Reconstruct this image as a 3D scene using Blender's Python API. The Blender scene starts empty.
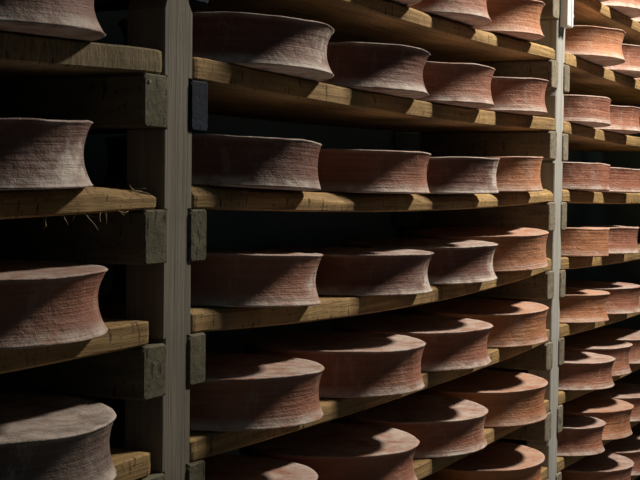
import bpy, bmesh, math, random
from mathutils import Vector, Matrix, noise
random.seed(7)
scn = bpy.context.scene
C = scn.collection

# ------------------------------------------------------------------ camera
cam_data = bpy.data.cameras.new('camera')
cam = bpy.data.objects.new('camera', cam_data); C.objects.link(cam)
cam_data.sensor_fit = 'HORIZONTAL'; cam_data.sensor_width = 36.0
cam_data.lens = 36.0 * 1300 / 640
cam_data.clip_start = 0.05
yaw, pit, rol = 0.474977, 0.041875, 0.011477
F = Vector((math.cos(yaw)*math.cos(pit), math.sin(yaw)*math.cos(pit), -math.sin(pit)))
R = Vector((math.sin(yaw), -math.cos(yaw), 0)); U = R.cross(F)
R2 = R*math.cos(rol) + U*math.sin(rol); U2 = -R*math.sin(rol) + U*math.cos(rol)
m = Matrix((R2, U2, -F)).transposed().to_4x4()
m.translation = Vector((-2.09657, -1.38594, -0.44995))
cam.matrix_world = m
scn.camera = cam

# ------------------------------------------------------------------ world, lamps, exposure
w = bpy.data.worlds.new('world'); scn.world = w; w.use_nodes = True
bg = w.node_tree.nodes['Background']
bg.inputs[0].default_value = (0.58, 0.90, 1.0, 1); bg.inputs[1].default_value = 0.030

def tube(name, loc, aim, power, lx, ly, spread, col):
    ld = bpy.data.lights.new(name, 'AREA'); ld.energy = power; ld.shape = 'RECTANGLE'; ld.size = lx; ld.size_y = ly
    ld.spread = math.radians(spread); ld.color = col
    o = bpy.data.objects.new(name, ld); C.objects.link(o); o.location = loc
    o.rotation_euler = (Vector(aim)-Vector(loc)).to_track_quat('-Z', 'Y').to_euler()
    return o
tube('corridor_light', (3.05, -1.5, 2.1), (2.2, 0.0, -0.65), 172, .8, .32, 160, (1.0, 0.89, 0.74))

vs = scn.view_settings
vs.view_transform = 'Standard'; vs.look = 'None'; vs.gamma = 1.0; vs.use_curve_mapping = False
vs.exposure = 0.0

# ------------------------------------------------------------------ node helpers
class NT:
    def __init__(s, name):
        s.m = bpy.data.materials.new(name); s.m.use_nodes = True
        s.t = s.m.node_tree; s.b = s.t.nodes['Principled BSDF']
        s.tc = s.t.nodes.new('ShaderNodeTexCoord')
        s.oi = s.t.nodes.new('ShaderNodeObjectInfo')
    def n(s, k, **kw):
        o = s.t.nodes.new(k)
        for a, v in kw.items(): setattr(o, a, v)
        return o
    def l(s, a, b): s.t.links.new(a, b)
    def coords(s, scale, rand=True):
        mp = s.n('ShaderNodeMapping'); mp.inputs['Scale'].default_value = scale
        s.l(s.tc.outputs['Object'], mp.inputs['Vector'])
        if rand:
            mu = s.n('ShaderNodeMath', operation='MULTIPLY'); s.l(s.oi.outputs['Random'], mu.inputs[0]); mu.inputs[1].default_value = 37.0
            s.l(mu.outputs[0], mp.inputs['Location'])
        return mp.outputs[0]
    def noise(s, vec, scale, detail=4, rough=.55):
        o = s.n('ShaderNodeTexNoise'); o.inputs['Scale'].default_value = scale
        o.inputs['Detail'].default_value = detail; o.inputs['Roughness'].default_value = rough
        s.l(vec, o.inputs['Vector']); return o.outputs['Fac']
    def ramp(s, fac, stops):
        r = s.n('ShaderNodeValToRGB'); e = r.color_ramp.elements
        while len(e) < len(stops): e.new(.5)
        for i, (p, c) in enumerate(stops):
            e[i].position = p; e[i].color = (c, c, c, 1) if isinstance(c, (int, float)) else (*c, 1)
        s.l(fac, r.inputs[0]); return r.outputs[0]
    def mix(s, fac, a, b, mode='MIX'):
        o = s.n('ShaderNodeMix', data_type='RGBA', blend_type=mode)
        for v, i in ((fac, 0), (a, 6), (b, 7)):
            if isinstance(v, (int, float)): o.inputs[i].default_value = v
            elif isinstance(v, tuple): o.inputs[i].default_value = (*v, 1)
            else: s.l(v, o.inputs[i])
        return o.outputs[2]
    def math(s, op, a, b):
        o = s.n('ShaderNodeMath', operation=op)
        for v, i in ((a, 0), (b, 1)):
            if isinstance(v, (int, float)): o.inputs[i].default_value = v
            else: s.l(v, o.inputs[i])
        return o.outputs[0]
    def bump(s, h, strength, dist):
        o = s.n('ShaderNodeBump'); o.inputs['Strength'].default_value = strength; o.inputs['Distance'].default_value = dist
        s.l(h, o.inputs['Height']); s.l(o.outputs[0], s.b.inputs['Normal'])

def wood(name, dark, light, grain_scale, stain=.5, rough=.8, speck=True):
    t = NT(name)
    g = t.noise(t.coords(grain_scale), 1.0, 6, .6)
    col = t.mix(t.ramp(g, [(.3, 0.0), (.72, 1.0)]), dark, light)
    blot = t.noise(t.coords((5, 5, 5)), 1.0, 4)
    col = t.mix(t.math('MULTIPLY', t.ramp(blot, [(.42, 0.0), (.7, 1.0)]), stain), col, tuple(c*.45 for c in dark))
    if speck:
        sp = t.noise(t.coords((90, 90, 60)), 1.0, 3, .7)
        col = t.mix(t.ramp(sp, [(.60, 0.0), (.68, .8)]), col, tuple(c*.28 for c in dark))
    ck = t.noise(t.coords((75, 75, 16)), 1.0, 3, .6)
    if speck: col = t.mix(t.ramp(ck, [(.625, 0.0), (.67, .85)]), col, tuple(c*.15 for c in dark))
    t.l(col, t.b.inputs['Base Color']); t.b.inputs['Roughness'].default_value = rough; t.b.inputs['Specular IOR Level'].default_value = .15
    fine = t.noise(t.coords(tuple(k*2.2 for k in grain_scale)), 1.0, 5, .7)
    t.bump(t.math('ADD', g, fine), .55, .004)
    return t.m

M = {}
M['board'] = wood('shelf_board_wood', (.215, .136, .066), (.47, .32, .145), (3, 60, 75), .45)
M['sawn'] = wood('rough_sawn_end_wood', (.13, .10, .058), (.36, .285, .17), (110, 30, 26), .5)
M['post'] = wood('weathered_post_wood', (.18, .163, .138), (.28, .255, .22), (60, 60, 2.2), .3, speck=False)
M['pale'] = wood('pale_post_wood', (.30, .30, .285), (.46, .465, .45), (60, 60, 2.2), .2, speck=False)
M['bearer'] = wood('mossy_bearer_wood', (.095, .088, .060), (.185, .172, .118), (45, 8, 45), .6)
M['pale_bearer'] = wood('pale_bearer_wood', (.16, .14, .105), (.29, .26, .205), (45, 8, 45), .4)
M['navy'] = wood('navy_bearer_wood', (.005, .010, .026), (.016, .028, .058), (45, 8, 45), .4)  # bluer, darker wood for two upper bearers of the near frame

def simple(name, col, rough=.6, var=.15, scale=8, metal=0, bump=0):
    t = NT(name); n = t.noise(t.coords((scale,)*3), 1.0, 5)
    c = t.mix(n, tuple(k*(1-var) for k in col), tuple(min(1, k*(1+var)) for k in col))
    t.l(c, t.b.inputs['Base Color']); t.b.inputs['Roughness'].default_value = rough; t.b.inputs['Metallic'].default_value = metal
    if bump: t.bump(n, .6, bump)
    return t.m
M['white_plastic'] = simple('white_channel', (.78, .80, .80), .45, .05)
M['steel'] = simple('dull_steel', (.55, .56, .56), .4, .2, 40, .8)
M['straw'] = simple('dry_straw', (.30, .21, .10), .8, .3, 60)
M['plaster'] = simple('dark_cave_wall', (.22, .33, .36), .95, .15, 3, 0, .02)
M['concrete'] = simple('damp_concrete_floor', (.085, .08, .072), .8, .3, 4, 0, .005)

def cheese(name, a, b, c, bloom, blooms):
    """rind: fine horizontal cloth lines, blotches, pale bloom along the lower and upper rims, with a highlight painted on the lower one."""
    t = NT(name)
    big = t.noise(t.coords((7, 7, 9)), 1.0, 5, .6)
    col = t.mix(t.ramp(big, [(.32, 0.0), (.66, 1.0)]), a, b)
    lines = t.noise(t.coords((4, 4, 130)), 1.0, 4, .6)
    col = t.mix(t.ramp(lines, [(.40, .0), (.68, .42)]), col, c)
    fleck = t.noise(t.coords((48, 48, 60)), 1.0, 5, .75)
    col = t.mix(t.ramp(fleck, [(.57, .0), (.70, .42)]), col, tuple(k*.5 for k in a))
    # pale dry bloom: edges (plus painted lower rim highlight), worn tops, vertical scuffs
    att = t.n('ShaderNodeAttribute', attribute_type='GEOMETRY', attribute_name='edge')
    bn = t.noise(t.coords((16, 16, 22)), 1.0, 6, .7)
    bf = t.math('MULTIPLY', t.ramp(bn, [(.34, 0.10), (.60, 1.0)]), att.outputs['Fac'])
    bf = t.math('MULTIPLY', bf, bloom)
    sc = t.noise(t.coords((30, 30, 9)), 1.0, 5, .7)
    bf = t.math('MAXIMUM', bf, t.math('MULTIPLY', t.ramp(sc, [(.54, 0.0), (.66, 1.0)]), blooms))
    col = t.mix(bf, col, (.56, .49, .45))
    t.l(col, t.b.inputs['Base Color']); t.b.inputs['Roughness'].default_value = .66
    t.b.inputs['Specular IOR Level'].default_value = .3
    h = t.math('ADD', t.math('MULTIPLY', lines, 1.0), t.math('MULTIPLY', fleck, 1.2))
    t.bump(h, .75, .0045)
    return t.m
M['rind_orange'] = cheese('orange_brown_rind', (.31, .120, .058), (.47, .208, .110), (.55, .285, .160), .55, .18)
M['rind_red'] = cheese('red_brown_rind', (.22, .086, .055), (.355, .152, .098), (.43, .205, .142), .85, .22)
M['rind_plum'] = cheese('dull_plum_brown_rind', (.125, .050, .038), (.195, .085, .066), (.255, .128, .104), .9, .14)
M['rind_grey'] = cheese('grey_bloomed_rind', (.135, .082, .070), (.21, .15, .132), (.26, .205, .18), 1.0, .5)

# ------------------------------------------------------------------ object helpers
def tag(o, label=None, cat=None, group=None, kind=None):
    if label: o['label'] = label
    if cat: o['category'] = cat
    if group: o['group'] = group
    if kind: o['kind'] = kind
    return o
def empty(name, loc):
    o = bpy.data.objects.new(name, None); C.objects.link(o); o.location = loc; o.empty_display_size = .1
    return o
def link(name, bm, mats, parent=None, loc=(0, 0, 0), smooth=False):
    bmesh.ops.recalc_face_normals(bm, faces=bm.faces)
    me = bpy.data.meshes.new(name); bm.to_mesh(me); bm.free()
    for mt in (mats if isinstance(mats, (list, tuple)) else [mats]): me.materials.append(mt)
    for p in me.polygons: p.use_smooth = smooth
    o = bpy.data.objects.new(name, me); C.objects.link(o); o.location = loc
    if parent: o.parent = parent
    return o
def box_into(bm, x0, x1, y0, y1, z0, z1):
    vs_ = [bm.verts.new((x, y, z)) for z in (z0, z1) for y in (y0, y1) for x in (x0, x1)]
    for f in ((0, 1, 3, 2), (4, 6, 7, 5), (0, 4, 5, 1), (2, 3, 7, 6), (0, 2, 6, 4), (1, 5, 7, 3)):
        bm.faces.new([vs_[i] for i in f])
    return vs_
def sweep(bm, stations, section):
    """stations: list of values; section(s,i) -> ring of (x,y,z)."""
    rings = []
    for i, s in enumerate(stations):
        rings.append([bm.verts.new(p) for p in section(s, i)])
    n = len(rings[0])
    for a, b in zip(rings, rings[1:]):
        for k in range(n):
            bm.faces.new((a[k], a[(k+1) % n], b[(k+1) % n], b[k]))
    bm.faces.new(rings[0][::-1]); bm.faces.new(rings[-1])
def nz(x, y, z): return noise.noise(Vector((x, y, z)))

# ------------------------------------------------------------------ setting
def slab(name, x0, x1, y0, y1, z0, z1, mat):
    bm = bmesh.new(); box_into(bm, x0, x1, y0, y1, z0, z1)
    o = link(name, bm, mat); tag(o, kind='structure'); return o
FLOOR = -1.98
slab('floor', -6, 10, -6, .61, FLOOR-.1, FLOOR, M['concrete'])

slab('wall_back', -6, 10, .61, .8, FLOOR, 1.2, M['plaster'])
slab('light_block_right', 4.905, 5.2, -.02, .61, FLOOR, 1.2, M['plaster'])  # added stub, keeps light from entering at the rack's open end
# ------------------------------------------------------------------ rack dimensions
S, L, T = .25, 2.4769, .046
HW = .0495
SAG = {(2,-1):(0,-.015),(2,0):(.004,-.019),(2,1):(.003,-.014),(2,2):(.001,-.018),(2,3):(.005,-.031),(2,4):(-.001,-.016),(2,5):(-.006,-.012),(2,6):(0,-.015),
       (1,1):(.004,-.025),(1,2):(.002,-.02),(1,3):(-.002,-.006),(1,4):(0,-.01)}
def base(s, r): return -S*r + SAG.get((s, r), (0, -.015))[0]
def bottom(s, r, X):
    t = (X - (s-2)*L - .10) / (L-.215); t = min(1, max(0, t))
    return base(s, r) + SAG.get((s, r), (0, -.015))[1]*4*t*(1-t)
LEVELS = list(range(-1, 8))
DEPTH = .50

# ------------------------------------------------------------------ uprights
def post_mesh(y0, y1, z0, z1, slots, seed, wid=HW, seg=.02):
    """plank-like upright, notched where the bearers pass, slightly uneven edges."""
    zs = set([z0, z1])
    z = z0
    while z < z1: zs.add(round(z, 4)); z += seg*3
    for a, b in slots:
        for q in (a-.0011, a-.001, b+.001, b+.0011): zs.add(round(q, 5))
    zs = sorted(q for q in zs if z0 <= q <= z1)
    bm = bmesh.new()
    def sec(z, i):
        ins = any(a-.0011 < z < b+.0011 for a, b in slots)
        hl = wid-.0075 if ins else wid
        hr = wid-.0135 if ins else wid
        j = lambda k: nz(k*7.3+seed, z*2.2, 1.7)*.0018
        c = .003
        return [(-hl+j(1)+c, y0, z), (-hl+j(1), y0+c, z), (-hl+j(1), y1, z), (hr+j(2), y1, z), (hr+j(2), y0+c, z), (hr+j(2)-c, y0, z)]
    sweep(bm, zs, sec)
    return bm
def bearer_mesh(x0, x1, y0, y1, zt, seed, hgt=.10):
    bm = bmesh.new(); n = 14
    ys = [y0, y0+.002]+[y0+.006+(y1-y0-.006)*k/n for k in range(n+1)]
    def sec(y, i):
        c = .010; g = .0035 if i == 0 else (.001 if i == 1 else 0)
        j = lambda k: nz(k*3.1+seed, y*6, .3)*.0012
        a, b = x0+g+(j(1) if x0 < 0 else 0), x1-g-(j(2) if x0 > 0 else 0); zb = zt-hgt+g+j(3)*1.5; t = zt-g
        return [(a+c*.5, y, zb), (b-c*.6, y, zb), (b, y, zb+c*.6), (b, y, t-.004), (b-.004, y, t), (a+c*.6, y, t), (a, y, t-c*.7), (a, y, zb+c*.5)]
    sweep(bm, ys, sec)
    return bm
def frame(Xf, sl, sr, pm, bmats, label, navy=()):
    rt = empty('rack_frame', (Xf, 0, FLOOR)); tag(rt, label, 'rack frame', 'upright frames of the cheese racks')
    zt = .44
    slots = []
    for r in LEVELS:
        a = min(base(sl, r), base(sr, r))-.10; b = max(base(sl, r), base(sr, r))
        slots.append((a-FLOOR, b-FLOOR))
    link('post', post_mesh(0, .085, 0, zt-FLOOR, slots, Xf), pm, rt)
    link('rear_post', post_mesh(DEPTH+.015, DEPTH+.085, 0, zt-FLOOR, slots, Xf+5), pm, rt)
    for r in LEVELS:
        for s, x0, x1 in ((sl, -.119, -.0425), (sr, .0368, .0985)):
            mt = bmats
            nv = s == sr and r in navy
            if nv: mt = M['navy']
            jx = nz(r*1.7, x0*10, 3)*.006
            o = link('bearer', bearer_mesh(x0+(jx if s == sl else 0), x1+(jx if s == sr else 0), -.005, DEPTH+.09, base(s, r)-FLOOR-.0005, r*2+x0, .10+nz(r*2.3, 1, 2)*.006), mt, rt)
            if nv: o['label'] = 'bearer with a dark navy end'
    return rt
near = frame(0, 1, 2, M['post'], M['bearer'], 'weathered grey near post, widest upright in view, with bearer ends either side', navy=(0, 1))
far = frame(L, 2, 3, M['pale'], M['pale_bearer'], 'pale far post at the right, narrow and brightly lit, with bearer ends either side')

# nail in the near post face and in the bearer
def nail(x, z, parent, rr=.0035, y=-.0012):
    bm = bmesh.new(); bmesh.ops.create_cone(bm, cap_ends=True, segments=10, radius1=rr, radius2=rr*.7, depth=.003, matrix=Matrix.Translation((x, y, z-FLOOR)) @ Matrix.Rotation(math.pi/2, 4, 'X'))
    o = link('nail', bm, M['steel'], parent); return o
nail(-.026, .002, near)
nail(-.105, -.262, near, .004, -.0060)

# ------------------------------------------------------------------ white channel on the far post
ch = empty('cable_channel', (L+.005, -.012, .128)); tag(ch, 'short white channel fixed to the top front of the far post', 'cable channel')
bm = bmesh.new()
# folded profile (open front lip) swept upward
prof = [(-.033, .0085), (-.033, -.018), (-.026, -.022), (-.006, -.022), (-.003, -.016), (.006, -.016), (.009, -.022), (.026, -.022), (.031, -.018), (.031, .0085)]
sweep(bm, [0, .004, .15, .31], lambda z, i: [(x, y+(.002 if i == 0 else 0), z) for x, y in prof])
link('channel', bm, M['white_plastic'], ch)
bm = bmesh.new(); bmesh.ops.create_cone(bm, cap_ends=True, segments=12, radius1=.012, radius2=.009, depth=.012, matrix=Matrix.Translation((.041, -.010, .045)) @ Matrix.Rotation(math.pi/2, 4, 'Y'))
bmesh.ops.create_cone(bm, cap_ends=True, segments=6, radius1=.007, radius2=.007, depth=.010, matrix=Matrix.Translation((.049, -.010, .045)) @ Matrix.Rotation(math.pi/2, 4, 'Y'))
link('bolt', bm, M['white_plastic'], ch)

# ------------------------------------------------------------------ shelf boards
ORD = {-1: 'topmost', 0: 'top', 1: 'second', 2: 'third', 3: 'fourth', 4: 'fifth', 5: 'sixth', 6: 'seventh', 7: 'eighth'}
def board(s, r, X0, X1, label, wane=.006, mat='board', drop=0):
    bm = bmesh.new(); n = 240
    xs = [X0, X0+.004]+[X0+.012+(X1-X0-.024)*k/n for k in range(n+1)]+[X1-.004, X1]
    N = len(xs)
    sd = r*11+s*5
    def sec(x, i):
        e = .006 if i in (0, N-1) else (.002 if i in (1, N-2) else 0)
        zb = bottom(s, r, x); zt = zb+T
        q = min(1, max(0, (x-X1+.20)/.17)) if drop else 0; zf = drop*q*q*(3-2*q)*(1+.25*nz(x*60, 1, 1))   # worn away corner
        f = nz(x*5, sd, .5)*.003 + nz(x*26, sd, 2.5)*.0016       # front edge wander
        wa = max(.003, wane*(1+.9*nz(x*3.3, sd, 7)))                  # waney upper arris
        cz = (nz(x*21, sd, 9)*.0018 + nz(x*90, sd, 4)*.0014)*(1 if wane < .012 else 1.7)
        y0 = f+e
        return [(x, y0+.004, zb+e*.5), (x, y0, zb+.004+e), (x, y0-.001, zb+T*.45), (x, y0+.0, max(zt-wa*.9+cz-zf, zb+T*.5)) if not zf else (x, y0, max(zb+T*.45+.001, zt-wa*.9+cz-zf)), (x, y0+wa*.5, zt-wa*.35+cz-zf*.95), (x, y0+wa*1.3+zf, zt-e*.7+cz*.3-zf*.6),
                (x, DEPTH*.5, zt-e*.4), (x, DEPTH-.004-e, zt-e*.5), (x, DEPTH-e, zt-.004-e), (x, DEPTH-e, zb+e), (x, DEPTH*.5, zb+e*.3)]
    # shift so the object's origin sits at the board's left end
    ox = X0; oz = base(s, r)
    def sec2(x, i): return [(p[0]-ox, p[1], p[2]-oz) for p in sec(x, i)]
    sweep(bm, xs, sec2)
    o = link('shelf_board', bm, M[mat], None, (ox, 0, oz))
    return tag(o, label, 'shelf board', 'shelf boards of the cheese racks')
left_end = {1: -.053, 2: -.066, 3: -.086, 4: -.080}
DESC_L = {1: 'rough sawn shelf board with speckled front face left of the near post, under the second wheel down', 2: 'shelf board with straw and splinters hanging from its edge, left of the near post',
          3: 'clean tan shelf board left of the near post, just above the lowest wheel there', 4: 'lowest shelf board left of the near post, only its end showing'}
DESC_L[1] = 'rough sawn shelf board with speckled front face, highest one left of the near post'
DESC_L[0] = 'shelf board left of the near post over the top left wheel, added above the frame to block light'  # unseen board, added to shade the rack from above
left_end[0] = -.06
for r in (0, 1, 2, 3, 4):
    board(1, r, -1.9, left_end[r], DESC_L[r], {0: .005, 1: .005, 2: .014, 3: .005, 4: .004}[r], 'sawn' if r == 1 else 'board', .018 if r == 2 else 0)
DESC_M = {0: 'shelf board between the posts with frayed lower edge, highest of that bay',
          1: 'shelf board between the posts, second from the top, beside the navy bearer end',
          2: 'shelf board between the posts at eye level with a chipped rounded edge',
          3: 'shelf board between the posts, fourth from the top and sagging most',
          4: 'shelf board between the posts, fifth from the top, with wavy grain at its near end',
          5: 'shelf board between the posts, sixth from the top, near end out of view',
          6: 'shelf board between the posts, lowest of that bay, under a single visible wheel'}
DESC_M[-1] = 'shelf board between the posts over the highest middle wheels, added above the frame to block light'  # out of view, added so lamp light cannot reach the back wall
for r in range(-1, 7):
    board(2, r, .056, L-.056, DESC_M[r], {-1: .005, 0: .014, 1: .005, 2: .021, 3: .008, 4: .005, 5: .005, 6: .005}[r])
for r in range(-1, 8):
    if r == -1: d = 'shelf board beyond the far post, highest in the top right corner'
    elif r == 7: d = 'shelf board beyond the far post, lowest in the bottom right corner'
    else: d = 'shelf board beyond the far post, %s from the top of the right bay' % {0: 'second', 1: 'third', 2: 'fourth', 3: 'fifth', 4: 'sixth', 5: 'seventh', 6: 'eighth'}[r]
    board(3, r, L+.056, 2*L-.056, d, .006)

# straw under the board edge
random.seed(3)
bd = [o for o in C.objects if o.get('label') == DESC_L[2]][0]
for k in range(26):
    up = k % 3 == 0; x = (-.085-.10*random.random()) if up else (-.135-.3*random.random()**1.2)
    bm = bmesh.new(); p = Vector((x+1.9, .004+.03*random.random()*(1 if up else 0), T-.012 if up else .004)); p.z += bottom(1, 2, x)-base(1, 2)
    d = Vector((random.uniform(-1, 1), random.uniform(-.5, .2), random.uniform(-.1, .35) if up else random.uniform(-.8, .1))).normalized()
    ln = random.uniform(.012, .045); rr = .0009
    pts = []
    for q in range(6):
        pts.append(p.copy()); d = (d+Vector((random.uniform(-.3, .3), random.uniform(-.2, .2), random.uniform(-.3, .3)))).normalized(); p = p+d*ln/5
    def sc(i, _):
        c = pts[i]; r_ = rr*(1-.12*i)
        return [(c.x+r_*math.cos(a), c.y+r_*math.sin(a)*.6, c.z+r_*math.sin(a)) for a in (0, 2.1, 4.2)]
    sweep(bm, range(6), sc)
    link('straw', bm, M['straw'], bd)

# ------------------------------------------------------------------ cheese wheels
def wheel_mesh(R_, h, d, seed, patch=None):
    bm = bmesh.new(); n = 112
    prof = [(0, .0), (R_*.5, 0), (R_-.012, 0), (R_-.004, .0006), (R_-.0008, .003)]
    K = 16
    for k in range(K+1):
        t = .045+.91*k/K
        cc = 1-abs(2*t-1)**1.9
        prof.append((R_-.0005-d*cc, h*t))
    prof += [(R_-.0003, h-.0028), (R_-.004, h-.0002), (R_-.012, h-.001), (R_*.80, h-.0032), (R_*.5, h-.0035), (0, h-.003)]
    edge = bm.verts.layers.float.new('edge')
    rings = []
    for i, (r, z) in enumerate(prof):
        if r == 0:
            v = bm.verts.new((0, 0, z)); rings.append([v]); v[edge] = .5 if z > .05 else 0
            continue
        ring = []
        side = min(1, max(0, (r/R_-.6)/.3))
        for k in range(n):
            a = 2*math.pi*k/n
            ca, sa = math.cos(a), math.sin(a)
            rr = r + side*(nz(ca*1.6+seed, sa*1.6, z*6)*.0042 + nz(ca*9+seed, sa*9, z*30)*.0012)
            zz = z
            if z > h*.8: zz += nz(ca*2+seed, sa*2, r*5)*.0035 + nz(ca*8+seed, sa*8, 3)*.0008
            if 0 < z < h*.2: zz += abs(nz(ca*7+seed, sa*7, 8))*.0012
            v = bm.verts.new((rr*ca, rr*sa, zz)); ring.append(v)
            if z >= h-.004: e = .8+.2*side
            else: e = max(0, 1.6-z/(h*.16)) + max(0, 1-(h-z)/(h*.10))*.9  # lower rim weighted up: painted highlight over its white mould
            if patch:
                da = (a-patch[0]+math.pi) % (2*math.pi)-math.pi; dz = (z/h-patch[1])/patch[3]
                e = max(e, 2.6*math.exp(-(da/patch[2])**2-dz*dz)*(.6+.8*nz(ca*14+seed, sa*14, z*60)))
            v[edge] = min(2.3 if patch and z < h-.004 else 1, e)
        rings.append(ring)
    for a, b in zip(rings, rings[1:]):
        for k in range(n):
            k2 = (k+1) % n
            if len(a) == 1: bm.faces.new((a[0], b[k2], b[k]))
            elif len(b) == 1: bm.faces.new((a[k], a[k2], b[0]))
            else: bm.faces.new((a[k], a[k2], b[k2], b[k]))
    return bm
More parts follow.
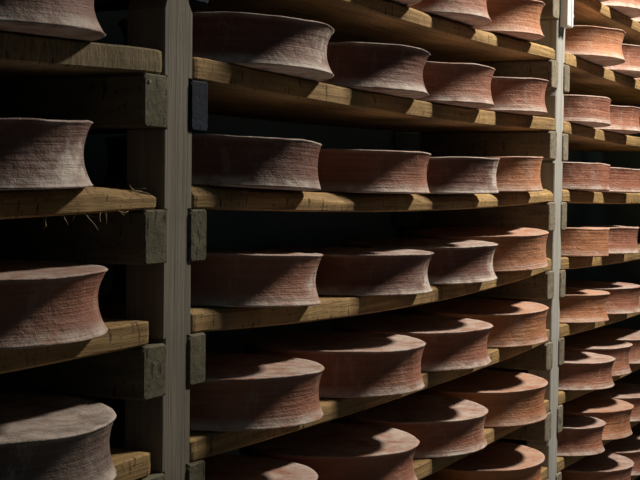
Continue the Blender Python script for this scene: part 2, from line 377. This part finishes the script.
# bay, shelf, x, overhang past the shelf edge, height, radius, rind, waist depth, label
O, D, P, G = 'rind_orange', 'rind_red', 'rind_plum', 'rind_grey'
def lab(s, r, i):
    pass
WH = [
 (1,1,-.470,.120,.112,.242,P,.020,'dark cheese wheel in the top left corner, its upper rim cropped away'),
 (1,2,-.455,.085,.113,.238,P,.016,'brown cheese wheel with pale lower rim above the straw covered shelf edge'),
 (1,3,-.424,.090,.114,.240,D,.018,'brown cheese wheel with a dark top left of the near post, third down'),
 (1,4,-.406,.100,.110,.242,G,.012,'grey bloomed cheese wheel with broad pale top in the bottom left corner'),
 (2,0,.94,.090,.112,.238,D,.018,'cheese wheel at the top frame edge, only its lower rim showing'),
 (2,0,1.450,.090,.112,.238,D,.015,'red-brown cheese wheel on the highest middle shelf, second from the far post'),
 (2,0,1.975,.085,.112,.240,O,.016,'orange-brown cheese wheel on the highest middle shelf, beside the far post'),
 (2,1,.400,.103,.109,.242,P,.017,'large plum-brown cheese wheel beside the near post, above the navy bearer end'),
 (2,1,.960,.100,.114,.240,P,.019,'plum-brown cheese wheel with sharp waist on second middle shelf, second from near post'),
 (2,1,1.468,.100,.115,.240,D,.014,'red-brown cheese wheel on second middle shelf, third from near post'),
 (2,1,1.985,.100,.111,.240,D,.012,'red-brown cheese wheel on second middle shelf, next to the far post'),
 (2,2,.350,.100,.107,.240,P,.008,'straight sided brown cheese wheel on third middle shelf, beside near post'),
 (2,2,.977,.100,.110,.240,D,.012,'dull brown cheese wheel on third middle shelf, second from near post'),
 (2,2,1.490,.110,.107,.238,P,.010,'cheese wheel with scuffed pale side on third middle shelf, third from near post'),
 (2,2,1.995,.085,.116,.238,O,.010,'orange-brown cheese wheel on third middle shelf, next to far post'),
 (2,3,.372,.095,.114,.240,D,.015,'brown cheese wheel with grey dusted top on fourth middle shelf, beside near post'),
 (2,3,1.010,.100,.108,.241,P,.016,'cheese wheel with white speckled side on fourth middle shelf, second from near post'),
 (2,3,1.525,.098,.111,.238,P,.016,'cheese wheel with whitish scuff on its right side, fourth middle shelf, third from near post'),
 (2,3,2.020,.100,.119,.238,O,.010,'tall orange-brown cheese wheel on fourth middle shelf, next to far post'),
 (2,4,.355,.110,.113,.242,D,.013,'red-brown cheese wheel with broad lit top on fifth middle shelf, beside near post'),
 (2,4,.925,.115,.118,.241,D,.013,'cheese wheel on fifth middle shelf, second from near post'),
 (2,4,1.468,.105,.115,.240,D,.016,'cheese wheel on fifth middle shelf, third from near post'),
 (2,4,2.050,.093,.113,.240,O,.010,'orange-brown cheese wheel on fifth middle shelf, next to far post'),
 (2,5,.348,.100,.121,.242,D,.015,'cheese wheel at the bottom frame edge beside near post, only its top showing'),
 (2,5,.928,.100,.110,.241,D,.015,'cheese wheel cropped by the bottom edge, sixth middle shelf, second from near post'),
 (2,5,1.490,.085,.108,.242,D,.013,'cheese wheel with white patch on its right side, sixth middle shelf'),
 (2,5,2.027,.105,.119,.240,O,.012,'orange-brown cheese wheel on sixth middle shelf, next to far post'),
 (2,6,2.024,.100,.112,.240,O,.014,'lowest cheese wheel in the middle bay, beside foot of the far post'),
 (3,-1,2.83,.100,.112,.238,D,.014,'cheese wheel in top right corner beside the white channel, only its underside showing'),
 (3,-1,3.32,.100,.112,.238,D,.014,'cheese wheel in top right corner, only its underside showing at the frame edge'),
 (3,-1,3.84,.100,.112,.240,D,.014,'cheese wheel at the extreme top right corner of the picture, on the topmost shelf'),
 (3,0,3.91,.100,.112,.240,D,.014,'sliver of a cheese wheel at right edge, second shelf from the top beyond far post'),
 (3,0,2.865,.128,.115,.240,O,.014,'large orange-brown cheese wheel right of the white channel end, nearest far post'),
 (3,0,3.40,.105,.112,.240,D,.014,'cheese wheel cropped by right edge, second shelf from top beyond far post'),
 (3,1,2.792,.098,.104,.198,D,.006,'straight sided cheese wheel on third right bay shelf, touching far post'),
 (3,1,3.27,.100,.104,.240,D,.010,'cheese wheel cropped by right edge, third shelf from top beyond far post'),
 (3,2,2.792,.100,.104,.198,D,.004,'cheese wheel with nicked upper rim on fourth right bay shelf, beside far post'),
 (3,2,3.28,.100,.102,.240,D,.006,'cheese wheel cropped by right edge, fourth shelf from top beyond far post'),
 (3,3,2.792,.100,.111,.198,O,.005,'orange-brown cheese wheel on fifth right bay shelf, beside far post'),
 (3,3,3.265,.103,.111,.238,D,.010,'cheese wheel cropped by right edge, fifth shelf from top beyond far post'),
 (3,4,2.830,.098,.110,.238,O,.014,'orange-brown cheese wheel on sixth right bay shelf, beside far post'),
 (3,4,3.34,.100,.112,.240,D,.014,'cheese wheel cropped by right edge, sixth shelf from top beyond far post'),
 (3,5,2.805,.130,.109,.214,D,.014,'cheese wheel on seventh right bay shelf, beside far post'),
 (3,5,3.262,.085,.120,.238,D,.014,'cheese wheel on seventh right bay shelf, second from far post'),
 (3,5,3.76,.100,.112,.240,D,.014,'cheese wheel on seventh right bay shelf, mostly beyond right edge'),
 (3,6,2.785,.105,.111,.186,D,.014,'cheese wheel on eighth right bay shelf, beside far post'),
 (3,6,3.213,.105,.120,.238,O,.014,'yellowish cheese wheel on eighth right bay shelf, second from far post'),
 (3,6,3.72,.100,.112,.240,D,.014,'cheese wheel on eighth right bay shelf, mostly beyond right edge'),
 (3,7,3.272,.100,.120,.240,D,.014,'cheese wheel in bottom right corner, second from far post'),
 (3,7,3.78,.100,.112,.240,D,.014,'cheese wheel in the very bottom right corner, mostly cropped'),
]
# pale scuffs: direction it faces (degrees), height 0..1, angular and vertical spread
PATCH = {(2,5,1.490): (-76, .55, .11, .35), (2,3,1.010): (-78, .35, .25, .4), (2,3,1.525): (-77, .45, .22, .4), (2,2,1.490): (-79, .5, .25, .5),
         (3,0,2.865): (-70, .5, .18, .3), (2,1,.400): (-78, .5, .3, .5), (1,2,-.455): (-75, .3, .35, .4), (2,2,1.995): (-66, .5, .12, .5), (2,3,.372): (-72, .35, .25, .4)}
random.seed(11)
for i, (s, r, x, ov, h, R_, mat, dp, label) in enumerate(WH):
    za, zb_ = bottom(s, r, x-.2), bottom(s, r, x+.2); slope = (zb_-za)/.4
    z = max(bottom(s, r, x+q*.01)-slope*q*.01 for q in range(-23, 24))+T+.0012
    spin = random.uniform(0, 6.28)
    pt = PATCH.get((s, r, x))
    if pt: pt = ((math.radians(pt[0])-spin) % (2*math.pi),)+pt[1:]
    o = link('cheese_wheel', wheel_mesh(R_, h-.003, dp, i*3.7, pt), M[mat], None, (x, -ov+R_, z), True)
    o.rotation_euler = (Matrix.Rotation(-math.atan(slope), 3, 'Y') @ Matrix.Rotation(spin, 3, 'Z')).to_euler()
    tag(o, label, 'cheese wheel', 'cheese wheels on the racks')
